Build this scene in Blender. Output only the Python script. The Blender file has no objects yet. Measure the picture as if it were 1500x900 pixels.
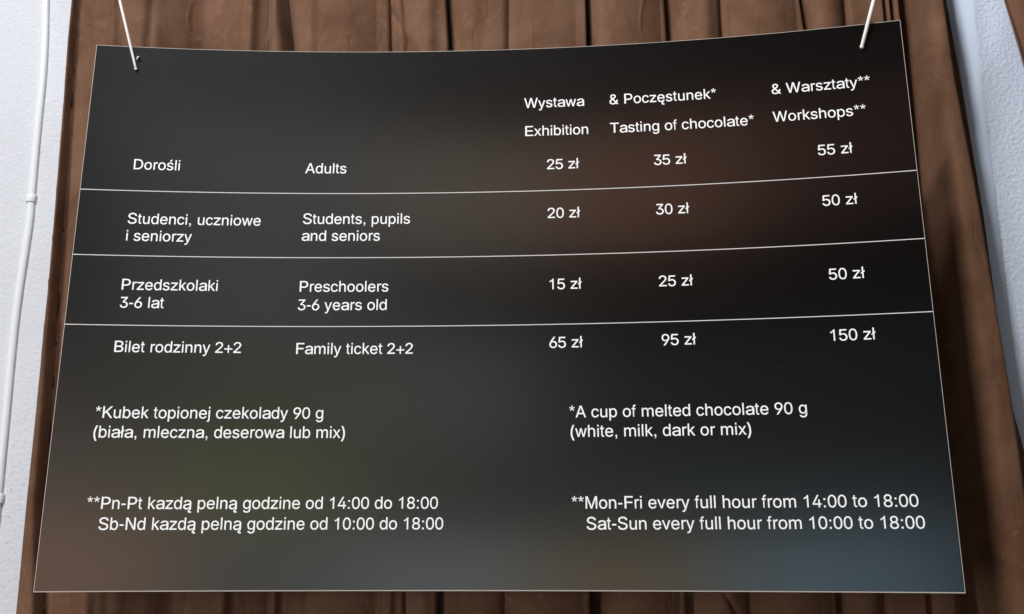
import bpy, bmesh, math, random
import numpy as np
from mathutils import Vector, Matrix, noise
from mathutils.geometry import delaunay_2d_cdt

sc = bpy.context.scene
COL = sc.collection
random.seed(7)
np.random.seed(7)

# ------------------------------------------------------------------ camera
Z0 = 1.50                                    # height of the lens above the floor
F_PX, PITCH, ROLL = 1339.7948, 0.2491, math.radians(1.2)
_f = np.array([0, math.cos(PITCH), math.sin(PITCH)])
_u = np.array([0, -math.sin(PITCH), math.cos(PITCH)])
_r = np.array([1.0, 0, 0])
RT = _r * math.cos(ROLL) + _u * math.sin(ROLL)
UP = -_r * math.sin(ROLL) + _u * math.cos(ROLL)
cam_data = bpy.data.cameras.new('camera')
cam_data.sensor_fit = 'HORIZONTAL'
cam_data.sensor_width = 36
cam_data.lens = F_PX / 1500 * 36
cam_data.clip_start = 0.05
cam_data.clip_end = 100
cam = bpy.data.objects.new('camera', cam_data)
COL.objects.link(cam)
m = Matrix.Identity(4)
for i in range(3):
    m[i][0], m[i][1], m[i][2] = RT[i], UP[i], -_f[i]
m[2][3] = Z0
cam.matrix_world = m
sc.camera = cam

# ------------------------------------------------------------------ world, lamps, exposure
world = bpy.data.worlds.new('World')
sc.world = world
world.use_nodes = True
bg = world.node_tree.nodes['Background']
bg.inputs[0].default_value = (0.75, 0.85, 1.0, 1)
bg.inputs[1].default_value = 0.008
sc.view_settings.view_transform = 'Standard'
sc.view_settings.look = 'None'
sc.view_settings.exposure = 0
sc.view_settings.gamma = 1


def lamp(name, loc, target, sx, sy, power, color):
    d = bpy.data.lights.new(name, 'AREA')
    d.shape = 'RECTANGLE'
    d.size, d.size_y = sx, sy
    d.energy = power
    d.color = color
    o = bpy.data.objects.new(name, d)
    o.location = (loc[0], loc[1], loc[2] + Z0)
    t = Vector((target[0], target[1], target[2] + Z0)) - o.location
    o.rotation_euler = t.to_track_quat('-Z', 'Y').to_euler()
    COL.objects.link(o)
    return o


# window light from the left of the viewer, a ceiling lamp, and a grid of unseen lights
# added behind the viewer to make the dim glows in the satin board
lamp('ceiling_light', (-5.2, -5.3, 8.0), (0, 1.7, 0.5), 1.0, 1.0, 880, (1.0, 0.97, 0.94))
lamp('window_light', (-3.3, -1.4, -0.1), (0.1, 1.7, 0.3), 0.5, 1.8, 62, (0.92, 0.96, 1.0))
lamp('top_light', (-0.9, 0.1, 3.6), (0, 1.8, 0.6), 0.8, 0.4, 88, (0.97, 0.97, 1.0))
lamp('low_fill', (0.2, -0.3, -1.15), (0.1, 1.8, -0.1), 1.4, 0.3, 7, (1.0, 0.93, 0.88))  # added fill from below for the curtain under the board, no real lamp


def glow(name, x, z, sx, sz, rad, color):
    a = sx * sz
    lamp(name, (x, -3.0, z), (x, 1.7, z), sx, sz, rad * math.pi * a, color)
REFLECTION_LIGHTS = [  # added area lights, placed and tinted only for the board's reflections
    (-2.35, -0.45, 4.60, (1.00, 0.60, 0.40)),
    (-2.35, 0.2, 2.09, (1.00, 0.80, 0.68)),
    (-2.35, 0.9, 0.83, (1.00, 0.88, 0.85)),
    (-1.65, -0.45, 1.69, (0.95, 1.00, 0.97)),
    (-1.65, 0.2, 2.29, (0.88, 1.00, 0.47)),
    (-1.65, 0.9, 1.40, (0.88, 1.00, 0.68)),
    (-1.65, 1.7, 1.65, (0.88, 0.91, 1.00)),
    (-1.65, 2.5, 1.61, (0.86, 0.93, 1.00)),
    (-1.65, 3.3, 0.50, (0.88, 0.96, 1.00)),
    (-0.95, -0.45, 3.53, (0.88, 0.96, 1.00)),
    (-0.95, 0.2, 0.70, (1.00, 0.95, 0.85)),
    (-0.95, 0.9, 1.68, (0.94, 1.00, 0.93)),
    (-0.95, 2.5, 2.43, (1.00, 0.85, 0.64)),
    (-0.25, -0.45, 2.86, (1.00, 0.74, 0.43)),
    (-0.25, 0.2, 0.67, (0.65, 0.96, 1.00)),
    (-0.25, 2.5, 2.42, (1.00, 0.46, 0.30)),
    (0.55, -0.45, 3.67, (0.56, 0.82, 1.00)),
    (0.55, 2.5, 0.45, (1.00, 0.49, 0.36)),
    (-0.25, 0.9, 0.30, (0.95, 1.00, 0.95)),
    (0.55, 0.9, 0.22, (0.90, 1.00, 0.98)),
    (0.55, 0.2, 0.60, (0.80, 0.95, 1.00)),
    (-0.95, 1.7, 0.50, (1.00, 0.93, 0.84)),
    (0.55, 2.5, 0.62, (1.00, 0.52, 0.42)),
]
for x, z, rad, color in REFLECTION_LIGHTS:
    glow('reflection_light', x, z, 0.9, 0.9, rad * 0.27, color)


# ------------------------------------------------------------------ helpers
def at(px, py, Y):
    """world point seen at photo pixel (1500 x 900) on the vertical plane y = Y"""
    d = _f * F_PX + RT * (px - 750) + UP * (450 - py)
    p = d * (Y / d[1])
    return Vector((p[0], p[1], p[2] + Z0))


def mesh_obj(name, verts, faces, mat, parent=None, smooth=False):
    me = bpy.data.meshes.new(name)
    me.from_pydata([tuple(v) for v in verts], [], faces)
    me.materials.append(mat)
    if smooth:
        me.polygons.foreach_set('use_smooth', [True] * len(me.polygons))
    me.update()
    o = bpy.data.objects.new(name, me)
    COL.objects.link(o)
    if parent:
        o.parent = parent
        o.matrix_parent_inverse = Matrix.Translation(-parent.location)
    return o


def bm_obj(name, bm, mat, parent=None, smooth=False):
    me = bpy.data.meshes.new(name)
    bmesh.ops.recalc_face_normals(bm, faces=bm.faces)
    bm.to_mesh(me)
    bm.free()
    me.materials.append(mat)
    if smooth:
        me.polygons.foreach_set('use_smooth', [True] * len(me.polygons))
    o = bpy.data.objects.new(name, me)
    COL.objects.link(o)
    if parent:
        o.parent = parent
        o.matrix_parent_inverse = Matrix.Translation(-parent.location)
    return o


def tag(o, label, cat, group=None):
    o['label'] = label
    o['category'] = cat
    if group:
        o['group'] = group
    return o


def empty(name, loc, label, cat, group=None):
    o = bpy.data.objects.new(name, None)
    o.empty_display_size = 0.05
    o.location = loc
    COL.objects.link(o)
    return tag(o, label, cat, group)


def tube(bm, pts, radii, n=14, cap=True):
    pts = [Vector(p) for p in pts]
    rings = []
    ref = Vector((0, 1, 0.02)).normalized()
    for i, p in enumerate(pts):
        a = pts[max(i - 1, 0)]
        b = pts[min(i + 1, len(pts) - 1)]
        t = (b - a).normalized()
        s = t.cross(ref).normalized()
        q = s.cross(t)
        r = radii[i] if hasattr(radii, '__len__') else radii
        rings.append([bm.verts.new(p + (s * math.cos(2 * math.pi * k / n) + q * math.sin(2 * math.pi * k / n)) * r) for k in range(n)])
    for i in range(len(rings) - 1):
        for k in range(n):
            bm.faces.new((rings[i][k], rings[i][(k + 1) % n], rings[i + 1][(k + 1) % n], rings[i + 1][k]))
    if cap:
        bm.faces.new(rings[0])
        bm.faces.new(rings[-1])


# ------------------------------------------------------------------ materials
def material(name, color, rough=0.6, spec=0.5):
    mt = bpy.data.materials.new(name)
    mt.use_nodes = True
    nt = mt.node_tree
    b = nt.nodes['Principled BSDF']
    b.inputs['Base Color'].default_value = (*color, 1)
    b.inputs['Roughness'].default_value = rough
    b.inputs['Specular IOR Level'].default_value = spec
    return mt, nt, b


def node(nt, kind, **kw):
    n = nt.nodes.new(kind)
    for k, v in kw.items():
        if k in n.inputs:
            n.inputs[k].default_value = v
        else:
            setattr(n, k, v)
    return n


def ramp(nt, fac, stops):
    r = nt.nodes.new('ShaderNodeValToRGB')
    e = r.color_ramp.elements
    while len(e) < len(stops):
        e.new(0.5)
    for i, (pos, c) in enumerate(stops):
        e[i].position = pos
        e[i].color = (*c, 1) if len(c) == 3 else c
    nt.links.new(fac, r.inputs[0])
    return r


def add_bump(nt, b, height, strength, dist, prev=None):
    bp = nt.nodes.new('ShaderNodeBump')
    bp.inputs['Strength'].default_value = strength
    bp.inputs['Distance'].default_value = dist
    nt.links.new(height, bp.inputs['Height'])
    if prev:
        nt.links.new(prev.outputs[0], bp.inputs['Normal'])
    nt.links.new(bp.outputs[0], b.inputs['Normal'])
    return bp


def mapped(nt, scale=(1, 1, 1)):
    tc = nt.nodes.new('ShaderNodeTexCoord')
    mp = nt.nodes.new('ShaderNodeMapping')
    mp.inputs['Scale'].default_value = scale
    nt.links.new(tc.outputs['Object'], mp.inputs['Vector'])
    return mp.outputs[0]


def stucco(name, color, fine, coarse, pits):
    mt, nt, b = material(name, color, 0.85, 0.25)
    v = mapped(nt)
    n1 = node(nt, 'ShaderNodeTexNoise', Scale=130.0, Detail=3.0, Roughness=0.55)
    n2 = node(nt, 'ShaderNodeTexNoise', Scale=260.0, Detail=2.0)
    n3 = node(nt, 'ShaderNodeTexNoise', Scale=5.0, Detail=3.0)
    for n in (n1, n2, n3):
        nt.links.new(v, n.inputs['Vector'])
    r3 = ramp(nt, n3.outputs[0], [(0.3, tuple(c * 0.95 for c in color)), (0.7, color)])
    # small grey pits in the paint
    rp = ramp(nt, n1.outputs[0], [(0.30, (pits,) * 3), (0.40, (1, 1, 1))])
    mx = node(nt, 'ShaderNodeMix', data_type='RGBA', blend_type='MULTIPLY')
    mx.inputs[0].default_value = 1
    n5 = node(nt, 'ShaderNodeTexNoise', Scale=2.6, Detail=3.0)
    nt.links.new(v, n5.inputs['Vector'])
    zn = ramp(nt, n5.outputs[0], [(0.40, (0, 0, 0)), (0.62, (1, 1, 1))])
    nt.links.new(zn.outputs[0], mx.inputs[0])
    nt.links.new(r3.outputs[0], mx.inputs[6])
    nt.links.new(rp.outputs[0], mx.inputs[7])
    nt.links.new(mx.outputs[2], b.inputs['Base Color'])
    b1 = add_bump(nt, b, n2.outputs[0], fine, 0.003)
    n4 = node(nt, 'ShaderNodeTexNoise', Scale=115.0, Detail=2.0, Roughness=0.5)
    nt.links.new(v, n4.inputs['Vector'])
    add_bump(nt, b, n4.outputs[0], coarse, 0.007, b1)
    return mt


M_WALL = stucco('white_plaster', (0.605, 0.62, 0.665), 0.28, 0.17, 0.80)
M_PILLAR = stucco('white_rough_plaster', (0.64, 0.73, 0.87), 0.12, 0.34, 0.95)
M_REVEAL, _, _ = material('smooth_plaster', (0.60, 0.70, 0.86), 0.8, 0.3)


def cloth(name, c_lo, c_mid, c_hi):
    mt, nt, b = material(name, c_mid, 0.88, 0.15)
    v = mapped(nt, (1, 1, 0.8))
    v2 = mapped(nt)
    n1 = node(nt, 'ShaderNodeTexNoise', Scale=9.0, Detail=5.0, Roughness=0.6, Distortion=0.6)
    n2 = node(nt, 'ShaderNodeTexNoise', Scale=420.0, Detail=2.0)
    n3 = node(nt, 'ShaderNodeTexNoise', Scale=26.0, Detail=4.0, Roughness=0.6, Distortion=1.2)
    nt.links.new(v, n1.inputs['Vector'])
    nt.links.new(v2, n2.inputs['Vector'])
    nt.links.new(v2, n3.inputs['Vector'])
    r = ramp(nt, n1.outputs[0], [(0.28, c_lo), (0.5, c_mid), (0.75, c_hi)])
    # worn streaks where the pile has been brushed
    rs = ramp(nt, n3.outputs[0], [(0.60, (0, 0, 0)), (0.78, (1, 1, 1))])
    mx = node(nt, 'ShaderNodeMix', data_type='RGBA')
    nt.links.new(rs.outputs[0], mx.inputs[0])
    nt.links.new(r.outputs[0], mx.inputs[6])
    mx.inputs[7].default_value = tuple(c * 1.12 for c in c_hi) + (1,)
    nt.links.new(mx.outputs[2], b.inputs['Base Color'])
    b.inputs['Sheen Weight'].default_value = 0.05
    b.inputs['Sheen Roughness'].default_value = 0.4
    b.inputs['Sheen Tint'].default_value = (0.9, 0.75, 0.65, 1)
    b1 = add_bump(nt, b, n2.outputs[0], 0.15, 0.001)
    add_bump(nt, b, n3.outputs[0], 0.12, 0.004, b1)
    return mt


M_CURTAIN = cloth('brown_velvet', (0.098, 0.047, 0.026), (0.138, 0.070, 0.041), (0.180, 0.099, 0.061))
M_CURTAIN2 = cloth('brown_velvet_side', (0.12, 0.060, 0.036), (0.15, 0.076, 0.046), (0.18, 0.095, 0.060))

M_FACE, nt, b = material('black_satin_print', (0.003, 0.0024, 0.0024), 0.30, 1.0)
b.inputs['IOR'].default_value = 1.6
v = mapped(nt)
n1 = node(nt, 'ShaderNodeTexNoise', Scale=700.0, Detail=2.0)
n2 = node(nt, 'ShaderNodeTexNoise', Scale=2.3, Detail=3.0)
nt.links.new(v, n1.inputs['Vector'])
nt.links.new(v, n2.inputs['Vector'])
r = node(nt, 'ShaderNodeMapRange')
r.inputs['To Min'].default_value = 0.155
r.inputs['To Max'].default_value = 0.19
nt.links.new(n2.outputs[0], r.inputs[0])
nt.links.new(r.outputs[0], b.inputs['Roughness'])
add_bump(nt, b, n1.outputs[0], 0.10, 0.0004)
n3 = node(nt, 'ShaderNodeTexNoise', Scale=190.0, Detail=2.0, Roughness=0.7)
n4 = node(nt, 'ShaderNodeTexNoise', Scale=3.2, Detail=3.0, Roughness=0.6)
nt.links.new(v, n3.inputs['Vector'])
nt.links.new(v, n4.inputs['Vector'])
sp = ramp(nt, n3.outputs[0], [(0.67, (0, 0, 0)), (0.72, (1, 1, 1))])
zone = ramp(nt, n4.outputs[0], [(0.48, (0, 0, 0)), (0.70, (1, 1, 1))])
mu = node(nt, 'ShaderNodeMath', operation='MULTIPLY')
nt.links.new(sp.outputs[0], mu.inputs[0])
nt.links.new(zone.outputs[0], mu.inputs[1])
mx = node(nt, 'ShaderNodeMix', data_type='RGBA')
nt.links.new(mu.outputs[0], mx.inputs[0])
mx.inputs[6].default_value = (0.003, 0.0024, 0.0024, 1)
mx.inputs[7].default_value = (0.05, 0.048, 0.046, 1)
nt.links.new(mx.outputs[2], b.inputs['Base Color'])

M_EDGE, _, _ = material('pale_board_core', (0.50, 0.46, 0.42), 0.6, 0.3)
M_INK, _, _ = material('white_lettering', (0.93, 0.93, 0.94), 0.5, 0.3)
M_RULE, _, _ = material('white_rule', (0.74, 0.73, 0.73), 0.5, 0.3)
M_PIPE, _, _ = material('white_plastic', (0.70, 0.72, 0.76), 0.4, 0.5)
M_HOLE, _, _ = material('dark_hole', (0.01, 0.01, 0.01), 0.9, 0.1)

M_CORD, nt, b = material('white_cord', (0.86, 0.82, 0.79), 0.8, 0.2)
w = node(nt, 'ShaderNodeTexWave', Scale=110.0, Distortion=0.5)
w.bands_direction = 'DIAGONAL'
nt.links.new(mapped(nt), w.inputs['Vector'])
add_bump(nt, b, w.outputs[0], 0.22, 0.0010)


# ------------------------------------------------------------------ walls
def box(bm, x0, x1, y0, y1, z0, z1):
    vs = [bm.verts.new(p) for p in ((x0, y0, z0), (x1, y0, z0), (x1, y1, z0), (x0, y1, z0), (x0, y0, z1), (x1, y0, z1), (x1, y1, z1), (x0, y1, z1))]
    for f in ((0, 1, 2, 3), (4, 7, 6, 5), (0, 4, 5, 1), (1, 5, 6, 2), (2, 6, 7, 3), (3, 7, 4, 0)):
        bm.faces.new([vs[i] for i in f])
    return vs


Y_WALL = 1.98
bm = bmesh.new()
box(bm, -2.6, 2.4, Y_WALL, Y_WALL + 0.2, 0.0, 3.4)
tag(bm_obj('white_wall', bm, M_WALL), 'white painted plaster wall behind the curtain, carrying the thin cable pipe at the far left', 'wall')

# pillar at the right: rough front, smooth reveal turned to the curtain
Y_PIL = 1.87
XC = at(1453, 300, Y_PIL).x
ZJ = at(1494, 671, Y_PIL).z
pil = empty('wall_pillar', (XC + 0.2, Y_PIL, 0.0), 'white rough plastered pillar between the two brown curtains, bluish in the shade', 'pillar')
def pillar_piece(z0, z1, dx):
    bm = bmesh.new()
    prof = [(XC - 0.024 + dx, Y_WALL), (XC - 0.024 + dx, Y_PIL + 0.030)]
    p0, p1, p2 = (XC - 0.024, Y_PIL + 0.022), (XC - 0.006, Y_PIL), (XC + 0.012, Y_PIL)
    for k in range(13):
        t = k / 12
        prof.append(tuple((1 - t) ** 2 * a + 2 * t * (1 - t) * b_ + t * t * c + dx for a, b_, c in zip(p0, p1, p2)))
    prof += [(XC + 0.75, Y_PIL + dx), (XC + 0.75, Y_WALL)]
    lo = [bm.verts.new((x, y, z0)) for x, y in prof]
    hi = [bm.verts.new((x, y, z1)) for x, y in prof]
    n = len(prof)
    for i in range(n):
        bm.faces.new((lo[i], lo[(i + 1) % n], hi[(i + 1) % n], hi[i]))
    bm.faces.new(hi)
    bm.faces.new(lo[::-1])
    return bm
def pillar_obj(name, z0, z1, dx):
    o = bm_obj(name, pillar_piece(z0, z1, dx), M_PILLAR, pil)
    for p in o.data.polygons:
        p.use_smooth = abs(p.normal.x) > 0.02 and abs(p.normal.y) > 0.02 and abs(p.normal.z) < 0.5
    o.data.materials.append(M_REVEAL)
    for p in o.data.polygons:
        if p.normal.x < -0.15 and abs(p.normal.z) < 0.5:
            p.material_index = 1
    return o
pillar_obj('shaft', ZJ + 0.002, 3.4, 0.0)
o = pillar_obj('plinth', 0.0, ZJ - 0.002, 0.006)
o['label'] = 'lower block of the pillar below a dark joint'

# ------------------------------------------------------------------ cable pipe on the wall
Y_PIPE = Y_WALL - 0.006
cpath = [(79, -90), (68, -30), (65.5, 0), (64.3, 60), (60.5, 120), (52.5, 200), (44.5, 290), (41, 330), (26, 430), (17.5, 500), (8, 600), (-4, 722), (-22, 900), (-40, 1080)]
P = [at(x, y, Y_PIPE) for x, y in cpath]
P[0] = P[1] + (P[1] - P[2]) * 8
pipe = empty('cable_pipe', (P[-1].x, Y_WALL, P[-1].z), 'thin white plastic cable pipe with ring couplers running up the left white wall', 'cable pipe')
def smooth_path(P, sub=6):
    out = []
    for i in range(len(P) - 1):
        p0, p1, p2, p3 = P[max(i - 1, 0)], P[i], P[i + 1], P[min(i + 2, len(P) - 1)]
        for k in range(sub):
            t = k / sub
            out.append(0.5 * ((2 * p1) + (p2 - p0) * t + (2 * p0 - 5 * p1 + 4 * p2 - p3) * t * t + (3 * p1 - p0 - 3 * p2 + p3) * t ** 3))
    out.append(P[-1])
    return out
bm = bmesh.new()
tube(bm, smooth_path(P[1:]), 0.0088, 18)
for q in bm.verts:
    q.co.y = Y_WALL - 0.002 + (q.co.y - Y_PIPE) * 0.62
bm_obj('pipe', bm, M_PIPE, pipe, True)
for (x, y), (x2, y2) in (((45.3, 285), (43.6, 296)), ((-3.2, 724), (-4.4, 738))):
    bm = bmesh.new()
    a, c = at(x, y, Y_PIPE), at(x2, y2, Y_PIPE)
    d = c - a
    tube(bm, [a - d * 0.001, a, a + d * 0.12, a + d * 0.88, c, c + d * 0.001], [0.0092, 0.0108, 0.0116, 0.0116, 0.0108, 0.0092], 18)
    for q in bm.verts:
        q.co.y = Y_WALL - 0.002 + (q.co.y - Y_PIPE) * 0.62
    bm_obj('coupler', bm, M_PIPE, pipe, True)

# ------------------------------------------------------------------ curtains
Y_CUR = 1.785


def line_x(poly, Z):
    """x of a fold line (given by points it passes) at the heights Z"""
    q = sorted([(at(x, y, Y_CUR).z, at(x, y, Y_CUR).x) for x, y in poly])
    z = np.array([a for a, _ in q])
    x = np.array([b for _, b in q])
    out = np.interp(Z, z, x)
    lo = Z < z[0]
    hi = Z > z[-1]
    out[lo] = x[0] + (Z[lo] - z[0]) * (x[1] - x[0]) / (z[1] - z[0])
    out[hi] = x[-1] + (Z[hi] - z[-1]) * (x[-1] - x[-2]) / (z[-1] - z[-2])
    return out


def vnoise(x, y, z):
    return np.array([noise.noise(Vector((a, b, c))) for a, b, c in zip(x, y, z)])


def curtain(name, left, right, feats, z0, z1, nx, nz, mat, seed, label, hem=0.0):
    Z = np.linspace(z0, z1, nz)
    xl, xr = line_x(left, Z), line_x(right, Z)
    S = np.linspace(0, 1, nx)
    X = xl[:, None] * (1 - S)[None] + xr[:, None] * S[None]
    ZZ = np.repeat(Z[:, None], nx, 1)
    XS = np.zeros_like(X)
    D = np.zeros_like(X)                       # + is away from the viewer
    # gentle uneven hang
    n1 = vnoise((X * 7 + seed).ravel(), (ZZ * 0.7).ravel(), np.full(X.size, 3.1 + seed)).reshape(X.shape)
    n2 = vnoise((X * 19 + seed).ravel(), (ZZ * 2.2).ravel(), np.full(X.size, 7.7 + seed)).reshape(X.shape)
    n3 = vnoise((X * 32 + ZZ * 9).ravel(), (ZZ * 17 - X * 6).ravel(), np.full(X.size, 1.7 + seed)).reshape(X.shape)
    n4 = vnoise((X * 60 - ZZ * 22).ravel(), (ZZ * 30 + X * 20).ravel(), np.full(X.size, 5.2 + seed)).reshape(X.shape)
    n5 = vnoise((X * 11 + ZZ * 5 + seed).ravel(), (ZZ * 6 - X * 9).ravel(), np.full(X.size, 9.3 + seed)).reshape(X.shape)
    n6 = vnoise((X * 6).ravel(), (ZZ * 3).ravel(), np.full(X.size, 2.2 + seed)).reshape(X.shape)
    wr = (1 - np.abs(n5) * 14).clip(0, 1) * (n6 * 3).clip(0, 1)      # a few sharp pressed creases
    wr2 = (1 - np.abs(n3) * 10).clip(0, 1) * (-n6 * 3).clip(0, 1)
    D += 0.008 * n1 + 0.0014 * n2 - 0.0022 * wr + 0.0016 * wr2 + 0.0003 * n4
    for kind, poly, wdt, amp in feats:
        xc = line_x(poly, Z)[:, None]
        if hasattr(wdt, '__len__'):
            wz = np.interp(Z, [at(750, 900, Y_CUR).z, at(750, 0, Y_CUR).z], [wdt[1], wdt[0]])[:, None]
        else:
            wz = wdt
        if hasattr(amp, '__len__'):
            az = np.interp(Z, [at(750, 900, Y_CUR).z, at(750, 0, Y_CUR).z], [amp[1], amp[0]])[:, None]
        else:
            az = amp
        t = (X - xc) / wz
        if kind == 'valley':
            D += az * np.exp(-t ** 2)
        elif kind == 'crease':                 # sharp sided overlap: sudden drop, slow return
            D += az * np.where(t < 0, np.exp(-(t * 3.0) ** 2), np.exp(-np.abs(t) * 0.7))
        elif kind == 'rcrease':
            D += az * np.where(t > 0, np.exp(-(t * 3.0) ** 2), np.exp(-np.abs(t) * 0.7))
        elif kind == 'ridge':
            D -= az * np.exp(-t ** 2)
        elif kind == 'hem':                    # folded edge lying in front, the cloth behind it set back
            D += az * np.where(t < 0, np.exp(-(t * 8.0) ** 2), np.exp(-np.abs(t) ** 1.5))
        elif kind == 'back':                   # strip of cloth lying behind the last fold
            q = az * np.where(t < 0, np.exp(-(t * 12.0) ** 2), 1.0)
            D += q
            XS += np.where(t > -0.02, X * q / Y_CUR, 0.0)
        elif kind == 'ramp':                   # a width of cloth turned to one side
            D += az * np.where(np.abs(t) < 1, (t + 1) / 2, 0.0) * np.clip((1 - t) * 8, 0, 1)
        elif kind == 'bulge':                  # rounded belly of a fold
            D -= az * np.clip(1 - t ** 2, 0, None)
        elif kind == 'flat':                   # squared pleat
            D -= az / (1 + t ** 8)
    D = np.minimum(D, Y_WALL - 0.008 - Y_CUR)
    Y = Y_CUR + D
    verts = np.stack([X + XS, Y, ZZ], -1).reshape(-1, 3)
    idx = np.arange(nx * nz).reshape(nz, nx)
    faces = np.stack([idx[:-1, :-1], idx[:-1, 1:], idx[1:, 1:], idx[1:, :-1]], -1).reshape(-1, 4)
    o = mesh_obj(name, verts.tolist(), faces.tolist(), mat, None, True)
    sol = o.modifiers.new('thickness', 'SOLIDIFY')
    sol.thickness = 0.0025
    sol.offset = 1
    return tag(o, label, 'curtain')


left_edge = [(104, 0), (99, 60), (91, 170), (81, 300), (70, 430), (54, 600), (40, 740), (25, 900)]
right_edge = [(1387, 0), (1405, 100), (1438, 300), (1464, 500), (1482, 600), (1510, 700), (1580, 900)]
feats = [
    ('hem', [(108, 0), (87, 300), (65, 600), (54, 740), (53, 900)], 0.034, (0.024, 0.034)),
    ('ramp', [(265, 0), (235, 900)], 0.205, 0.075),
    ('valley', [(150, 0), (100, 900)], 0.03, 0.004),
    ('ridge', [(168, 0), (130, 900)], 0.009, 0.008),
    ('ridge', [(215, 0), (160, 900)], 0.03, 0.014),
    ('valley', [(287, 0), (235, 900)], 0.025, 0.014),
    ('ridge', [(362, 0), (318, 900)], 0.010, 0.012),
    ('valley', [(416, 0), (424, 75), (410, 900)], (0.013, 0.02), (0.06, 0.03)),
    ('ridge', [(458, 0), (440, 900)], 0.012, 0.008),
    ('valley', [(572, 10), (640, 130)], 0.006, 0.007),
    ('ridge', [(590, 70), (584, 0), (570, 900)], 0.007, 0.008),
    ('ridge', [(628, 0), (618, 900)], 0.016, 0.012),
    ('crease', [(654, 0), (658, 70), (640, 900)], 0.006, 0.085),
    ('ridge', [(690, 0), (680, 900)], 0.02, 0.008),
    ('bulge', [(759, 0), (755, 900)], 0.125, 0.022),
    ('valley', [(758, 0), (740, 900)], 0.03, 0.006),
    ('crease', [(859, 0), (861, 70), (868, 900)], (0.006, 0.010), 0.10),
    ('bulge', [(918, 0), (938, 900)], 0.072, 0.020),
    ('bulge', [(205, 0), (160, 900)], 0.10, 0.018),
    ('bulge', [(352, 0), (320, 900)], 0.075, 0.020),
    ('bulge', [(495, 0), (480, 900)], 0.085, 0.020),
    ('bulge', [(1020, 0), (1055, 900)], 0.05, 0.014),
    ('bulge', [(1116, 0), (1164, 900)], 0.072, 0.020),
    ('bulge', [(1211, 0), (1265, 900)], 0.040, 0.014),
    ('crease', [(977, 0), (981, 60), (1010, 900)], 0.016, 0.04),
    ('valley', [(1056, 0), (1100, 900)], 0.008, 0.010),
    ('ridge', [(1030, 0), (1060, 900)], 0.02, 0.008),
    ('crease', [(1172, 0), (1179, 45), (1229, 900)], 0.007, 0.09),
    ('rcrease', [(1240, 0), (1243, 35), (1300, 900)], 0.014, 0.018),
    ('crease', [(1293, 0), (1296, 30), (1360, 900)], 0.005, 0.085),
    ('valley', [(1311, 0), (1314, 30), (1412, 900)], 0.006, 0.085),
    ('valley', [(1338, 20), (1368, 300), (1404, 600), (1441, 900)], (0.020, 0.027), (0.085, 0.10)),
    ('flat', [(1362, 10), (1375, 120), (1406, 300), (1450, 600), (1487, 900)], (0.018, 0.030), (0.035, 0.045)),
    ('back', [(1374, 0), (1397, 120), (1427, 300), (1459, 500), (1482, 620), (1560, 900)], 0.05, (0.045, 0.02)),
    ('valley', [(160, 1000), (158, 880), (200, 300)], 0.010, 0.008),
    ('crease', [(592, 900), (585, 600)], 0.012, 0.012),
    ('valley', [(740, 900), (742, 600)], 0.009, 0.010),
]
curtain('curtain', left_edge, right_edge, feats, 0.02, 3.05, 1150, 380, M_CURTAIN, 0.0,
        'wide dark brown velvet curtain hanging in folds behind the price board')
feats2 = [('valley', [(1478, 0), (1512, 100), (1700, 700)], 0.012, 0.012), ('valley', [(1560, 0), (1640, 300), (1800, 900)], 0.02, 0.03),
          ('ridge', [(1600, 0), (1690, 300), (1840, 900)], 0.03, 0.02), ('valley', [(1660, 0), (1740, 300), (1890, 900)], 0.018, 0.03)]
_y, _w = Y_CUR, Y_WALL
Y_CUR, Y_WALL = 1.765, Y_PIL
curtain('curtain', [(1447, -100), (1473, 0), (1500, 101), (1560, 330), (1700, 900)], [(1720, -100), (1740, 0), (1800, 300), (1900, 900)], feats2, 0.02, 3.05, 120, 220, M_CURTAIN2, 4.0,
        'second brown curtain, only its slanting edge showing at the top right beyond the white pillar')
Y_CUR, Y_WALL = _y, _w

# ------------------------------------------------------------------ price board: one sheet, bent about upright lines
BP = [-0.0291, 1.6866, -0.0885, 0.0013, -0.0221, -0.0595]
BH, K2, K3, K4, CONE = 1.0602, 0.1509, 0.0048, 0.0004, 0.195
BW = 1.6
_T = np.linspace(-1.02, 1.02, 4081)
_th = K2 * _T + K3 * (_T ** 2 - 1 / 3) + K4 * (_T ** 3 - 0.6 * _T)
_ds = (_T[1] - _T[0]) * BW / 2
_xs = np.concatenate([[0], np.cumsum((np.cos(_th)[1:] + np.cos(_th)[:-1]) / 2 * _ds)])
_ys = np.concatenate([[0], np.cumsum((np.sin(_th)[1:] + np.sin(_th)[:-1]) / 2 * _ds)])
_xs -= np.interp(0, _T, _xs)
_ys -= np.interp(0, _T, _ys)


def _rot(a, b, c):
    return np.array(Matrix.Rotation(c, 3, 'Z') @ Matrix.Rotation(b, 3, 'Y') @ Matrix.Rotation(a, 3, 'X'))


BR = _rot(BP[3], BP[4], BP[5])


def on_board(u, v, h=0.0):
    """points of the board: u, v in metres from the middle of its bottom edge, h metres proud of the sheet"""
    u = np.asarray(u, float)
    v = np.asarray(v, float)
    t = u / (BW / 2)
    x = np.interp(t, _T, _xs)
    y = -np.interp(t, _T, _ys) * (1 + CONE * (v / BH - 0.5))
    th = np.interp(t, _T, _th)
    L = np.stack([x - h * np.sin(th), y - h * np.cos(th), v + 0 * x], -1)
    return L @ BR.T + np.array([BP[0], BP[1], BP[2] + Z0])


base = on_board(0.0, 0.0)
board = empty('price_board', tuple(base), 'large bowed black price board with white lettering hung by two cords before the curtain', 'sign')


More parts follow.
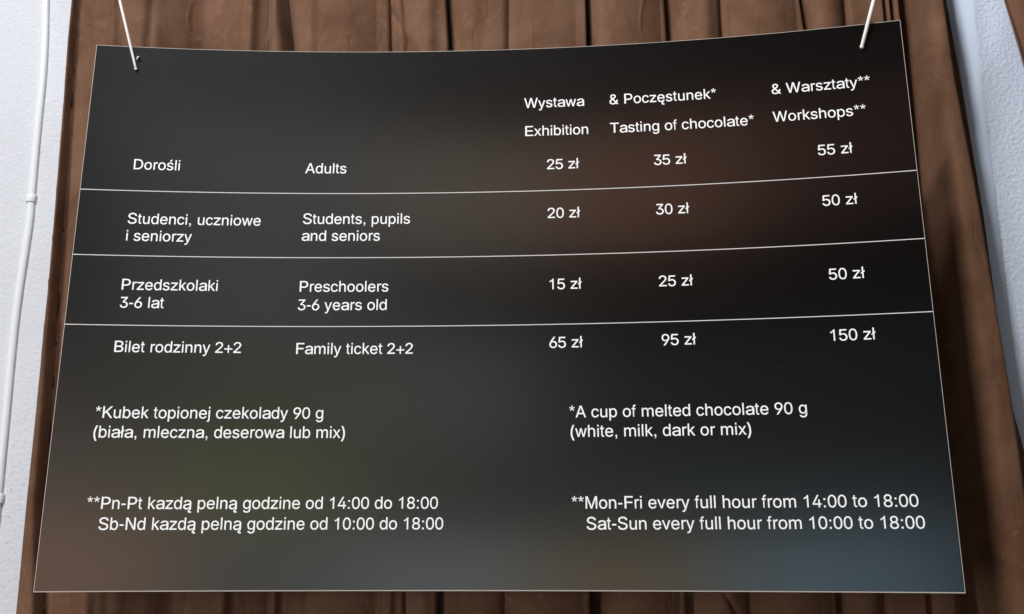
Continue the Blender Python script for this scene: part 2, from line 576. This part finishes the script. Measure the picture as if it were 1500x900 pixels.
def sheet(name, u0, u1, v0, v1, h0, h1, mat, nu=90, nv=12):
    U, V = np.meshgrid(np.linspace(u0, u1, nu), np.linspace(v0, v1, nv))
    f = on_board(U.ravel(), V.ravel(), h1)
    bk = on_board(U.ravel(), V.ravel(), h0)
    idx = np.arange(nu * nv).reshape(nv, nu)
    q = np.stack([idx[:-1, :-1], idx[:-1, 1:], idx[1:, 1:], idx[1:, :-1]], -1).reshape(-1, 4)
    n = nu * nv
    faces = q.tolist() + (q[:, ::-1] + n).tolist()
    nsm = len(faces)
    ring = list(idx[0, :]) + list(idx[1:, -1]) + list(idx[-1, -2::-1]) + list(idx[-2:0:-1, 0])
    k = len(ring)
    verts = np.concatenate([f, bk, f[ring], bk[ring]])      # the cut edge has corners of its own, so the face stays smooth
    for i in range(k):
        a, c = 2 * n + i, 2 * n + (i + 1) % k
        faces.append([c, a, a + k, c + k])
    o = mesh_obj(name, verts.tolist(), faces, mat, board)
    o.data.polygons.foreach_set('use_smooth', [i < nsm for i in range(len(faces))])
    return o


E_ = 0.0011
o = sheet('backing_board', -0.8, 0.8, 0.0, BH, -0.0050, 0.0, M_EDGE)
o['label'] = 'pale core of the board showing as a thin rim'
sheet('printed_face', -0.8 + E_, 0.8 - E_, 0.0020, BH - E_, 0.0001, 0.0005, M_FACE, 260, 24)
for v in (0.7498, 0.6175, 0.4808):
    sheet('dividing_line', -0.8 + E_, 0.8 - E_, v - 0.00072, v + 0.00072, 0.0006, 0.0008, M_RULE, 90, 2)


def disc(name, u, v, r, h, mat, parent):
    t = np.linspace(0, 2 * math.pi, 20, endpoint=False)
    p = on_board(u + r * np.cos(t), v + r * np.sin(t), h)
    return mesh_obj(name, p.tolist(), [list(range(20))], mat, parent)


H_L, H_L2, H_R = (-0.7172, 1.0092), (-0.7160, 1.0325), (0.7249, 1.0105)
for u, v in (H_L, H_L2, H_R):
    disc('hole', u, v, 0.0045, 0.0009, M_HOLE, board)

# --- lettering: sans-serif outlines, 1000 units to the em
GLYPHS = {
    'A': '14,0 277,718 388,718 654,0 551,0 398,425 365,522 318,675 347,675 300,521 268,425 118,0|147,198 147,284 521,284 521,198',
    'B': '74,0 74,718 354,718 428,712 489,692 536,663 570,623 590,577 596,526 592,484 579,449 532,401 470,374 470,373 504,366 541,349 576,324 603,289 621,246 627,194 620,142 600,95 564,55 513,25 445,6 362,0|180,86 359,86 436,94 487,118 516,153 524,195 519,228 505,258 482,285 450,305 411,318 365,323 180,323|180,406 349,406 424,421 453,438 476,462 490,491 495,523 486,566 460,600 416,623 352,632 180,632',
    'D': '316,0 133,0 133,86 310,86 392,95 459,119 511,159 547,213 568,280 576,360 568,439 547,506 511,560 461,599 398,623 319,632 129,632 129,718 326,718 427,707 513,675 582,623 632,552 664,464 674,360 664,256 632,167 581,96 510,43 421,11|182,718 182,0 81,0 81,718',
    'E': '86,0 86,718 611,718 611,632 200,632 200,406 583,406 583,320 200,320 200,86 616,86 616,0',
    'F': '86,0 86,718 583,718 583,632 195,632 195,396 547,396 547,309 195,309 195,0',
    'K': '143,201 142,307 194,370 247,430 302,487 530,718 661,717 334,385 329,386|76,0 76,718 178,718 178,471 177,318 178,274 178,0|541,0 265,366 330,442 663,0',
    'M': '73,0 73,718 202,718 371,266 385,226 401,176 417,121 431,68 403,68 419,120 435,174 451,225 465,266 632,718 761,718 761,0 669,0 669,410 669,460 670,519 671,581 673,646 689,646 667,575 646,509 626,452 610,409 457,0 377,0 221,409 206,451 187,507 165,572 141,646 159,646 160,585 161,523 162,463 163,411 163,0',
    'N': '76,0 76,718 188,718 478,261 505,216 540,155 579,78 557,75 551,155 549,223 549,276 549,718 646,718 646,0 534,0 275,408 240,464 199,535 140,638 165,641 170,540 173,462 174,411 174,0',
    'P': '86,0 86,718 355,718 438,710 505,688 556,652 593,605 615,551 622,490 615,428 593,373 556,326 505,291 438,267 355,259 161,259 161,346 351,346 406,351 447,364 479,386 501,415 513,450 517,490 513,529 501,563 479,591 447,613 405,627 351,632 191,632 191,0',
    'S': '335,-19 256,-12 188,7 132,38 90,80 62,133 49,196 157,196 166,155 185,125 214,101 250,84 335,71 385,75 429,87 466,105 493,130 512,161 517,197 513,226 498,251 443,286 367,311 273,336 188,366 124,408 84,462 70,529 80,588 107,639 149,681 203,711 268,731 340,737 414,731 478,711 531,681 572,641 598,592 609,534 506,534 489,584 453,619 401,641 337,649 292,645 251,633 218,616 194,593 179,565 174,533 180,501 197,476 254,440 320,420 398,399 471,377 543,339 599,282 615,242 620,195 612,138 586,86 545,42 489,9 419,-12',
    'T': '14,632 14,718 597,718 597,632 358,632 358,0 254,0 254,632',
    'W': '210,0 16,718 114,718 227,279 244,207 260,135 274,55 255,55 271,135 286,207 304,279 419,718 525,718 640,279 658,207 673,135 689,55 669,55 684,135 700,207 717,279 830,718 928,718 733,0 625,0 503,454 480,549 458,670 485,670 465,554 441,454 319,0',
    'a': '246,-15 190,-10 140,4 98,27 64,60 43,101 36,150 41,193 57,226 82,252 113,272 190,296 274,309 362,319 411,330 422,340 425,354 425,356 412,411 371,444 303,457 230,445 181,415 151,377 51,403 79,450 114,484 155,509 201,525 300,538 372,531 447,504 481,480 507,447 524,404 530,350 530,-3 427,-3 427,69 426,69 394,32 334,-2|262,67 312,72 353,85 384,106 407,132 422,161 425,192 425,259 405,250 359,241 310,235 271,230 206,217 158,191 145,172 141,147 156,103 198,77',
    'b': '298,-15 255,-11 220,2 173,42 147,79 145,79 145,-3 58,-3 58,718 147,718 147,452 147,452 172,488 219,526 254,540 298,544 359,535 412,509 456,468 489,413 510,345 517,265 510,186 489,117 456,62 412,19 359,-6|286,69 328,76 363,95 391,125 411,165 422,213 427,266 422,319 411,366 392,404 364,434 328,454 286,459 244,454 209,435 181,406 161,368 150,321 146,266 150,211 162,163 182,123 209,94 245,75',
    'c': '264,-15 199,-6 142,20 95,61 60,116 37,183 30,261 37,339 60,406 95,462 142,503 199,529 264,538 336,528 397,498 445,450 475,383 390,360 372,400 346,429 310,448 264,455 220,448 184,428 156,397 136,358 124,312 119,261 124,210 136,164 156,125 184,94 220,75 264,68 310,75 347,95 374,125 392,166 477,145 447,76 399,27 337,-4',
    'd': '256,-15 195,-6 141,19 97,62 63,117 42,186 35,265 42,345 63,413 97,468 142,509 196,535 257,544 301,540 337,526 384,488 409,452 409,452 409,718 499,718 499,-3 412,-3 412,79 409,79 383,42 336,2 300,-11|269,69 311,75 347,94 375,123 395,163 406,211 410,266 406,321 395,368 375,406 347,435 311,454 269,459 226,454 190,434 162,404 142,366 131,319 126,266 131,213 142,165 162,125 190,95 227,76',
    'e': '291,-15 219,-6 157,20 107,61 70,116 48,183 40,260 47,337 70,405 106,460 154,503 213,529 282,538 367,523 407,504 443,477 473,440 496,393 511,337 516,270 516,232 96,232 96,311 470,309 424,275 419,329 407,372 387,407 360,433 324,450 282,456 238,450 201,433 172,407 151,373 138,334 133,293 133,247 138,194 153,149 176,114 208,88 246,73 292,67 348,77 391,104 419,150 508,128 491,86 465,52 431,24 391,3 344,-11',
    'f': '247,523 247,445 14,445 14,523|90,0 90,591 94,632 106,666 124,693 147,713 201,728 237,724 262,715 245,637 229,642 209,645 186,640 171,627 161,605 159,573 159,0',
    'g': '274,-220 221,-216 175,-205 105,-163 60,-102 134,-57 163,-95 205,-126 274,-139 329,-131 372,-108 401,-69 410,-13 410,87 409,87 384,51 337,14 302,2 258,-2 199,6 147,29 102,67 68,120 47,185 40,263 47,341 68,408 102,462 146,504 199,530 260,538 303,534 339,522 386,482 411,446 412,446 412,531 499,531 499,-18 491,-82 469,-133 434,-172 388,-199 334,-215|272,81 313,87 348,103 376,129 396,166 407,211 411,265 407,318 396,364 376,402 349,431 313,448 272,455 229,448 194,430 166,400 146,362 134,316 130,265 135,213 146,168 166,131 194,104 230,87',
    'h': '156,320 156,0 65,0 65,718 156,718 156,402 132,402 163,470 203,512 252,537 309,545 360,539 404,522 441,493 468,454 485,402 491,339 491,0 400,0 400,332 392,387 369,427 333,452 285,460 250,456 219,444 193,424 173,397 160,362',
    'i': '67,0 155,0 155,523 67,523|67,618 155,618 155,718 67,718',
    'j': '67,523 67,-75 58,-118 35,-137 0,-132 -16,-205 40,-212 95,-202 138,-165 155,-80 155,523|67,618 155,618 155,718 67,718',
    'k': '144,189 143,303 159,303 377,537 485,536 247,278 237,278|67,0 67,718 155,718 155,0|390,0 192,263 255,329 501,0',
    'l': '67,0 155,0 155,718 67,718',
    'm': '65,0 65,528 154,528 154,406 140,406 155,449 177,482 232,524 299,538 353,529 396,503 426,461 445,406 423,406 438,446 459,478 521,522 599,538 644,533 685,518 719,493 746,457 763,411 769,354 769,0 678,0 678,352 670,400 646,431 613,448 574,454 543,451 515,440 477,400 463,343 463,0 371,0 371,360 364,399 343,428 311,448 272,454 215,440 192,423 173,400 161,369 156,331 156,0',
    'n': '156,316 156,0 65,0 65,531 154,531 154,397 132,397 163,464 203,507 252,530 309,538 359,532 404,516 440,488 468,448 485,397 491,335 491,0 400,0 400,328 392,381 369,422 333,446 285,455 250,450 219,439 193,420 173,393 160,358',
    'o': '278,-14 210,-5 151,21 102,62 66,117 43,184 35,261 43,339 66,407 102,462 151,503 210,529 278,538 346,529 405,503 454,462 491,407 513,339 521,261 513,184 491,117 454,62 405,21 346,-5|278,69 324,76 363,95 391,126 412,166 424,211 428,261 424,312 412,358 391,398 363,429 324,448 278,455 231,448 193,429 165,398 144,358 132,312 128,261 132,211 144,166 165,126 193,95 231,76',
    'p': '58,-207 58,531 145,531 145,447 147,447 172,482 219,521 254,534 298,538 359,530 412,504 456,462 489,407 510,339 517,261 510,181 489,113 456,58 412,15 359,-10 298,-19 255,-15 220,-1 173,38 147,75 147,75 147,-207|286,65 328,71 363,90 391,121 411,160 422,208 427,261 422,314 411,361 392,400 364,430 328,448 286,455 244,449 209,431 181,402 161,363 150,316 146,261 150,206 162,158 182,119 209,90 245,71',
    'r': '77,0 77,530 161,530 161,450 160,450 178,484 208,513 246,532 288,538 310,538 332,537 332,445 311,448 281,449 249,446 220,435 197,417 179,393 167,364 164,330 164,0',
    's': '247,-15 193,-11 145,1 104,22 71,50 47,87 32,133 122,152 139,112 165,86 201,72 246,66 296,72 334,89 358,114 367,143 362,167 347,186 324,202 289,212 198,233 133,255 87,287 59,329 49,380 56,425 76,463 108,495 149,518 199,533 253,538 306,534 351,521 388,501 417,473 456,401 368,381 353,412 332,436 299,453 254,459 210,453 175,438 152,414 145,385 150,360 165,341 233,314 315,294 381,272 428,241 455,199 464,148 457,103 437,63 404,30 360,6 307,-10',
    't': '246,539 246,459 14,459 14,539|81,669 158,669 158,140 160,110 168,91 182,80 205,76 221,77 243,82 257,2 229,-5 202,-7 151,2 113,30 89,75 81,133',
    'u': '248,-15 199,-9 154,7 118,35 91,75 74,126 68,188 68,523 158,523 158,195 166,142 189,101 224,77 272,68 307,73 337,84 362,103 382,131 395,165 399,207 399,523 489,523 489,-8 401,-8 401,126 423,126 391,58 352,16 303,-7',
    'v': '205,0 8,523 105,523 214,216 243,123 269,29 232,29 257,123 286,216 395,523 492,523 295,0',
    'w': '167,0 14,523 106,523 168,295 195,190 223,56 202,56 229,188 257,295 317,523 407,523 467,295 494,189 521,56 499,56 528,188 555,295 617,523 709,523 556,0 470,0 405,236 385,309 368,384 348,467 375,467 355,385 338,309 318,236 253,0',
    'x': '11,0 227,305 227,232 22,523 129,523 195,421 239,350 281,280 226,280 266,350 309,421 377,523 481,523 276,229 276,299 490,0 384,0 305,118 263,187 221,254 277,254 238,187 196,118 116,0',
    'y': '52,-204 71,-124 88,-127 130,-129 162,-109 189,-57 204,-10 11,523 106,523 215,209 243,113 269,17 231,17 257,113 286,209 394,523 489,523 266,-91 229,-160 179,-201 114,-214 78,-211',
    'z': '31,0 31,67 339,440 339,439 40,439 40,523 460,523 460,452 160,84 160,84 469,84 469,0',
    '0': '278,-19 207,-8 148,24 100,77 65,148 44,237 37,342 44,447 66,535 101,607 148,660 208,692 278,703 349,692 408,660 456,607 490,535 512,447 519,342 512,237 491,148 456,77 409,24 349,-8|278,65 323,73 360,97 390,137 413,191 426,260 430,342 426,424 413,493 390,547 360,587 323,611 278,620 233,611 196,587 166,547 144,493 131,424 126,342 131,260 144,191 166,137 196,97 233,73',
    '1': '271,0 359,0 359,703 302,703 275,655 200,588 101,545 101,462 190,500 271,558',
    '2': '26,0 26,69 275,315 345,387 386,445 400,506 395,538 381,567 360,590 333,606 262,621 222,617 189,604 162,585 142,560 129,528 124,488 29,488 36,551 59,602 95,645 143,677 200,696 264,703 328,697 384,677 430,647 465,606 488,559 495,506 480,431 428,351 328,244 162,83 162,83 507,83 507,0',
    '3': '277,-19 216,-13 159,4 110,32 72,72 46,120 34,180 132,180 139,144 155,116 178,95 207,80 278,66 355,82 385,100 408,125 423,157 427,194 423,231 409,264 387,293 355,315 310,329 255,334 190,334 190,410 370,617 370,618 70,618 70,703 493,703 493,632 267,375 265,398 341,398 404,380 454,348 491,304 514,253 522,194 514,136 491,84 453,40 404,8 345,-12',
    '4': '25,145 25,221 299,703 390,703 123,229 123,230 523,230 523,145|344,0 344,169 344,203 344,442 430,442 430,0',
    '5': '267,-19 205,-13 150,6 103,35 67,74 43,119 32,174 128,174 136,142 151,117 200,79 268,65 308,70 345,85 374,107 397,137 412,173 417,214 412,255 396,293 373,323 343,347 305,361 263,366 192,354 134,324 43,334 85,688 479,688 479,604 169,604 146,407 145,407 203,438 279,450 328,445 373,432 413,412 447,384 475,349 496,309 510,264 514,215 506,151 482,95 444,47 394,11 335,-11',
    '6': '278,-19 212,-11 154,11 106,47 69,96 46,153 38,218 44,271 62,327 146,468 315,703 423,703 170,352 155,353 187,395 232,423 291,433 355,427 410,405 455,372 490,328 511,275 518,212 510,149 487,93 450,46 402,11 344,-12|278,64 318,69 352,84 381,107 403,137 417,172 421,212 417,253 403,288 381,318 352,340 318,353 278,358 238,353 204,340 175,318 153,289 138,254 135,213 138,173 153,137 175,107 204,84 238,69',
    '8': '278,-19 211,-13 153,6 105,36 68,77 46,124 38,179 43,222 56,262 77,298 105,327 140,347 174,358 174,357 130,377 94,413 71,461 63,514 70,566 91,611 124,650 167,679 219,697 278,703 336,697 387,679 430,650 463,611 484,566 491,514 483,461 460,413 424,377 381,357 381,358 415,347 449,327 477,298 498,262 512,222 517,179 509,124 486,77 450,36 402,6 344,-13|278,64 320,68 355,80 384,97 405,121 419,150 423,184 419,219 404,250 382,276 352,295 317,308 278,313 237,308 202,295 172,276 150,250 135,219 131,184 135,150 149,121 170,97 199,80 235,68|278,394 341,408 365,425 383,448 396,476 400,508 396,540 384,567 366,589 342,606 278,620 212,606 189,589 170,567 158,540 154,508 158,476 170,448 189,425 213,408',
    '9': '278,703 343,695 400,673 447,637 484,588 506,531 514,466 508,413 490,357 408,216 243,-19 135,-19 384,332 400,331 368,289 323,261 266,251 203,257 149,279 104,312 70,356 49,409 42,472 50,536 73,591 109,638 157,673 214,696|278,620 239,615 205,600 177,577 155,547 141,513 138,472 141,432 155,396 177,366 205,344 239,331 278,326 317,331 351,344 380,366 401,395 415,430 419,471 415,512 401,547 380,577 351,600 317,615',
    '&': '286,-15 217,-8 157,11 109,42 73,83 51,130 44,184 49,227 64,265 119,328 201,390 312,469 342,492 367,523 378,563 372,592 355,617 328,632 293,638 245,627 213,598 202,554 214,506 247,457 299,397 645,-4 529,-5 246,319 172,404 122,476 109,514 105,554 110,600 127,639 155,673 193,697 239,713 291,718 344,713 389,697 425,673 453,641 470,604 475,562 462,501 427,449 375,404 226,299 162,239 147,211 144,181 147,150 161,122 182,99 209,81 242,70 280,66 323,71 364,84 437,134 465,169 487,211 501,259 506,315 599,315 594,248 582,197 544,125 506,82 488,61 447,28 396,4 341,-10',
    '(': '68,241 85,414 133,587 202,733 299,733 229,566 184,397 169,241 183,107 225,-38 299,-207 202,-207 143,-96 102,17 77,129',
    ')': '34,-207 110,-35 151,109 164,241 149,397 104,566 34,733 131,733 200,587 248,414 265,241 256,127 231,15 189,-97 131,-207',
    '+': '39,212 545,212 545,293 39,293|252,0 333,0 333,505 252,505',
    ',': '87,0 139,0 138,-50 125,-95 90,-118 110,-147 160,-112 185,-60 191,0 191,106 87,106',
    '-': '44,232 289,232 289,322 44,322',
    ':': '87,0 191,0 191,106 87,106|87,410 191,410 191,516 87,516',
    'ł': '67,0 155,0 155,718 67,718|-6,262 228,415 228,497 -6,344',
    'ą': '236,-27 183,-22 135,-7 94,18 63,50 43,93 36,142 41,186 56,219 80,246 110,266 183,291 263,304 348,314 395,326 405,335 409,351 409,353 396,408 356,443 290,455 221,443 175,413 147,374 50,401 77,448 110,483 150,508 194,525 288,538 357,531 429,504 461,479 486,445 502,402 508,345 508,-14 410,-14 410,59 409,59 378,22 321,-13|252,57 299,61 338,76 369,97 391,123 404,153 409,185 409,253 389,244 345,235 298,229 260,224 199,211 153,184 140,165 136,138 151,94 191,66|445,-220 398,-214 358,-196 331,-165 321,-123 327,-88 346,-57 412,1 510,-9 446,-59 428,-81 422,-106 432,-130 462,-141 487,-137 511,-128 540,-197 499,-213',
    'ę': '291,-23 219,-14 157,12 107,55 70,111 48,178 40,256 47,334 70,402 106,459 154,502 213,529 282,538 367,523 407,504 443,476 473,438 496,391 511,334 516,266 516,228 96,228 96,307 470,305 424,272 419,327 407,370 387,406 360,432 324,449 282,455 238,449 201,432 172,404 151,370 138,332 133,290 133,243 138,188 153,144 176,108 208,82 246,66 292,60 348,70 391,97 419,145 508,123 491,80 465,46 431,17 391,-5 344,-18|412,-220 369,-214 331,-195 306,-165 298,-123 303,-88 318,-52 340,-17 367,20 506,123 475,44 436,-15 403,-64 391,-106 400,-131 428,-141 450,-137 472,-128 499,-198 461,-213',
    'ś': '247,-15 193,-11 145,1 104,21 71,50 47,86 32,133 122,151 139,111 165,86 201,71 246,66 296,72 334,88 358,113 367,142 362,165 347,185 324,199 289,210 198,231 133,253 87,284 59,326 49,378 56,422 76,459 108,491 149,515 199,529 253,534 306,530 351,518 388,498 417,470 456,397 368,379 353,409 332,433 299,450 254,456 210,450 175,434 152,411 145,383 150,358 165,338 233,311 315,292 381,270 428,239 455,198 464,147 457,102 437,63 404,30 360,5 307,-10|209,588 281,734 387,734 288,588',
    '*': '229,730 159,730 172,596 48,649 26,583 158,553 69,452 125,411 194,527 263,411 319,452 230,553 362,583 340,649 216,596',
}
ADV = {' ': 278, '&': 667, '(': 333, ')': 333, '*': 389, '+': 584, ',': 278, '-': 333, ':': 278}
for _c in '0123456789abdeghnopuąę':
    ADV[_c] = 556
for _c in 'ckszvyxś':
    ADV[_c] = 500
for _c in 'ijlł':
    ADV[_c] = 222
ADV.update(dict(f=278, t=278, r=333, m=833, w=722, A=667, B=667, D=722, E=667, F=611, K=667, M=833, N=722, P=667, S=667, T=611, W=944))
_cache = {}


def glyph(c):
    """triangles of a glyph: the area its outlines wind around"""
    if c in _cache:
        return _cache[c]
    polys = [[tuple(int(k) for k in q.split(',')) for q in part.split()] for part in GLYPHS[c].split('|')]
    vs, ed = [], []
    for p in polys:
        k = len(vs)
        vs += [Vector(q) for q in p]
        ed += [(k + i, k + (i + 1) % len(p)) for i in range(len(p))]
    out = delaunay_2d_cdt(vs, ed, [], 0, 0.01)
    V, Fc = out[0], out[2]
    keep = []
    for f in Fc:
        cx = sum(V[i].x for i in f) / len(f)
        cy = sum(V[i].y for i in f) / len(f)
        wn = 0
        for p in polys:
            for i in range(len(p)):
                (x0, y0), (x1, y1) = p[i], p[(i + 1) % len(p)]
                if (y0 <= cy) != (y1 <= cy):
                    if x0 + (cy - y0) * (x1 - x0) / (y1 - y0) > cx:
                        wn += 1 if y1 > y0 else -1
        if wn:
            keep.append(list(f))
    _cache[c] = ([(q.x, q.y) for q in V], keep)
    return _cache[c]


def lettering(name, lines, em=0.0298, label=None):
    VV, FF = [], []
    for text, u, v in lines:
        x = u
        for c in text:
            if c != ' ':
                gv, gf = glyph(c)
                k = len(VV)
                VV += [(x + a * em / 1000, v + b_ * em / 1000) for a, b_ in gv]
                FF += [[i + k for i in f] for f in gf]
            x += ADV[c] * em / 1000
    A = np.array(VV)
    pts = on_board(A[:, 0], A[:, 1], 0.0009)
    o = mesh_obj(name, pts.tolist(), FF, M_INK, board)
    # face the reader
    me = o.data
    bm = bmesh.new()
    bm.from_mesh(me)
    for f in bm.faces:
        f.normal_update()
        if f.normal.y > 0:
            f.normal_flip()
    bm.to_mesh(me)
    bm.free()
    o['label'] = label or ('white lettering reading ' + ' '.join(l[0] for l in lines)).replace('  ', ' ')
    return o


C1, C2 = -0.7055, -0.3695
lettering('row_name', [('Dorośli', C1, 0.7945)])
lettering('row_name', [('Studenci, uczniowe', C1, 0.6822), ('i seniorzy', C1, 0.6475)])
lettering('row_name', [('Przedszkolaki', C1 + 0.0005, 0.5498), ('3-6 lat', C1 + 0.002, 0.5147)])
lettering('row_name', [('Bilet rodzinny 2+2', C1 - 0.001, 0.4293)])
lettering('row_name', [('Adults', C2, 0.7924)])
lettering('row_name', [('Students, pupils', C2, 0.6865), ('and seniors', C2, 0.6518)])
lettering('row_name', [('Preschoolers', C2, 0.5492), ('3-6 years old', C2, 0.5129)])
lettering('row_name', [('Family ticket 2+2', C2, 0.4275)])
lettering('column_heading', [('Wystawa', 0.0657, 0.9278)], 0.0299)
lettering('column_heading', [('Exhibition', 0.0652, 0.8666)], 0.0299)
lettering('column_heading', [('& Poczęstunek*', 0.2352, 0.9283)], 0.0299)
lettering('column_heading', [('Tasting of chocolate*', 0.2357, 0.8666)], 0.0299)
lettering('column_heading', [('& Warsztaty**', 0.5500, 0.9283)], 0.0299)
lettering('column_heading', [('Workshops**', 0.5493, 0.8697)], 0.0299)
CP = (0.1095, 0.3180, 0.6265)
for row, v in ((('25 zł', '35 zł', '55 zł'), 0.7945), (('20 zł', '30 zł', '50 zł'), 0.6926), (('15 zł', '25 zł', '50 zł'), 0.5492)):
    for t, u in zip(row, CP):
        lettering('price', [(t, u, v)], 0.0302)
lettering('price', [('65 zł', CP[0], 0.4356)], 0.0302)
lettering('price', [('95 zł', CP[1], 0.4362)], 0.0302)
lettering('price', [('150 zł', 0.6180, 0.4347)], 0.0302)
lettering('footnote', [('*Kubek topionej czekolady 90 g', -0.727, 0.3058), ('(biała, mleczna, deserowa lub mix)', -0.728, 0.2700)], 0.03)
lettering('footnote', [('**Pn-Pt kazdą pelną godzine od 14:00 do 18:00', -0.725, 0.1424), ('Sb-Nd kazdą pelną godzine od 10:00 do 18:00', -0.7015, 0.1060)], 0.03)
lettering('footnote', [('*A cup of melted chocolate 90 g', 0.1450, 0.3045), ('(white, milk, dark or mix)', 0.1455, 0.2690)], 0.0302)
lettering('footnote', [('**Mon-Fri every full hour from 14:00 to 18:00', 0.1464, 0.1412), ('Sat-Sun every full hour from 10:00 to 18:00', 0.1716, 0.1048)], 0.0302)

# ------------------------------------------------------------------ hanging cords
def cord(hole, px, py, Y, r0, r1, label, tail=None):
    a = Vector(on_board(hole[0], hole[1], -0.004))
    b = Vector(on_board(hole[0], hole[1], 0.0035))
    c = at(px, py, Y)
    end = c + (c - b).normalized() * 0.9
    t = empty('hanging_cord', tuple(a), label, 'cord', 'cords holding the price board')
    bm = bmesh.new()
    path = [a, b + Vector((0, 0.0005, 0)), b + (c - b) * 0.03 + Vector((0, -0.0012, 0))]
    n = 16
    for k in range(1, n):
        path.append(b + (end - b) * (0.03 + 0.97 * k / (n - 1)) + Vector((0, -0.0012 * (1 - k / n), 0)))
    tube(bm, path, [r0 * 0.85, r0, r0] + [r0 + (r1 - r0) * min(1, k / 4) for k in range(1, n)], 12)
    bm_obj('cord', bm, M_CORD, t, True)
    bm = bmesh.new()                            # the knot seated in the hole
    bmesh.ops.create_uvsphere(bm, u_segments=14, v_segments=10, radius=r0 * 1.15)
    for q in bm.verts:
        q.co = Vector((q.co.x, q.co.y * 0.7, q.co.z * 0.9)) + b + Vector((0, -0.0005, -0.0006))
    bm_obj('knot', bm, M_CORD, t, True)
    if tail:
        bm = bmesh.new()
        p = [Vector(on_board(tail[0] + du, tail[1] + dv, h)) for du, dv, h in ((-0.0012, -0.002, -0.003), (-0.0008, -0.0012, 0.0035), (0.0008, 0.0018, 0.005), (0.0014, 0.0034, 0.0032))]
        tube(bm, smooth_path(p, 4), 0.0017, 10)
        bm_obj('loose_end', bm, M_CORD, t, True)
    return t


cord(H_L, 175.5, 0, 1.668, 0.0026, 0.0035, 'thin white cord knotted into the upper left corner of the board', H_L2)
cord(H_R, 1280, 0, 1.572, 0.0036, 0.0048, 'thicker white cord knotted into the upper right corner of the board')
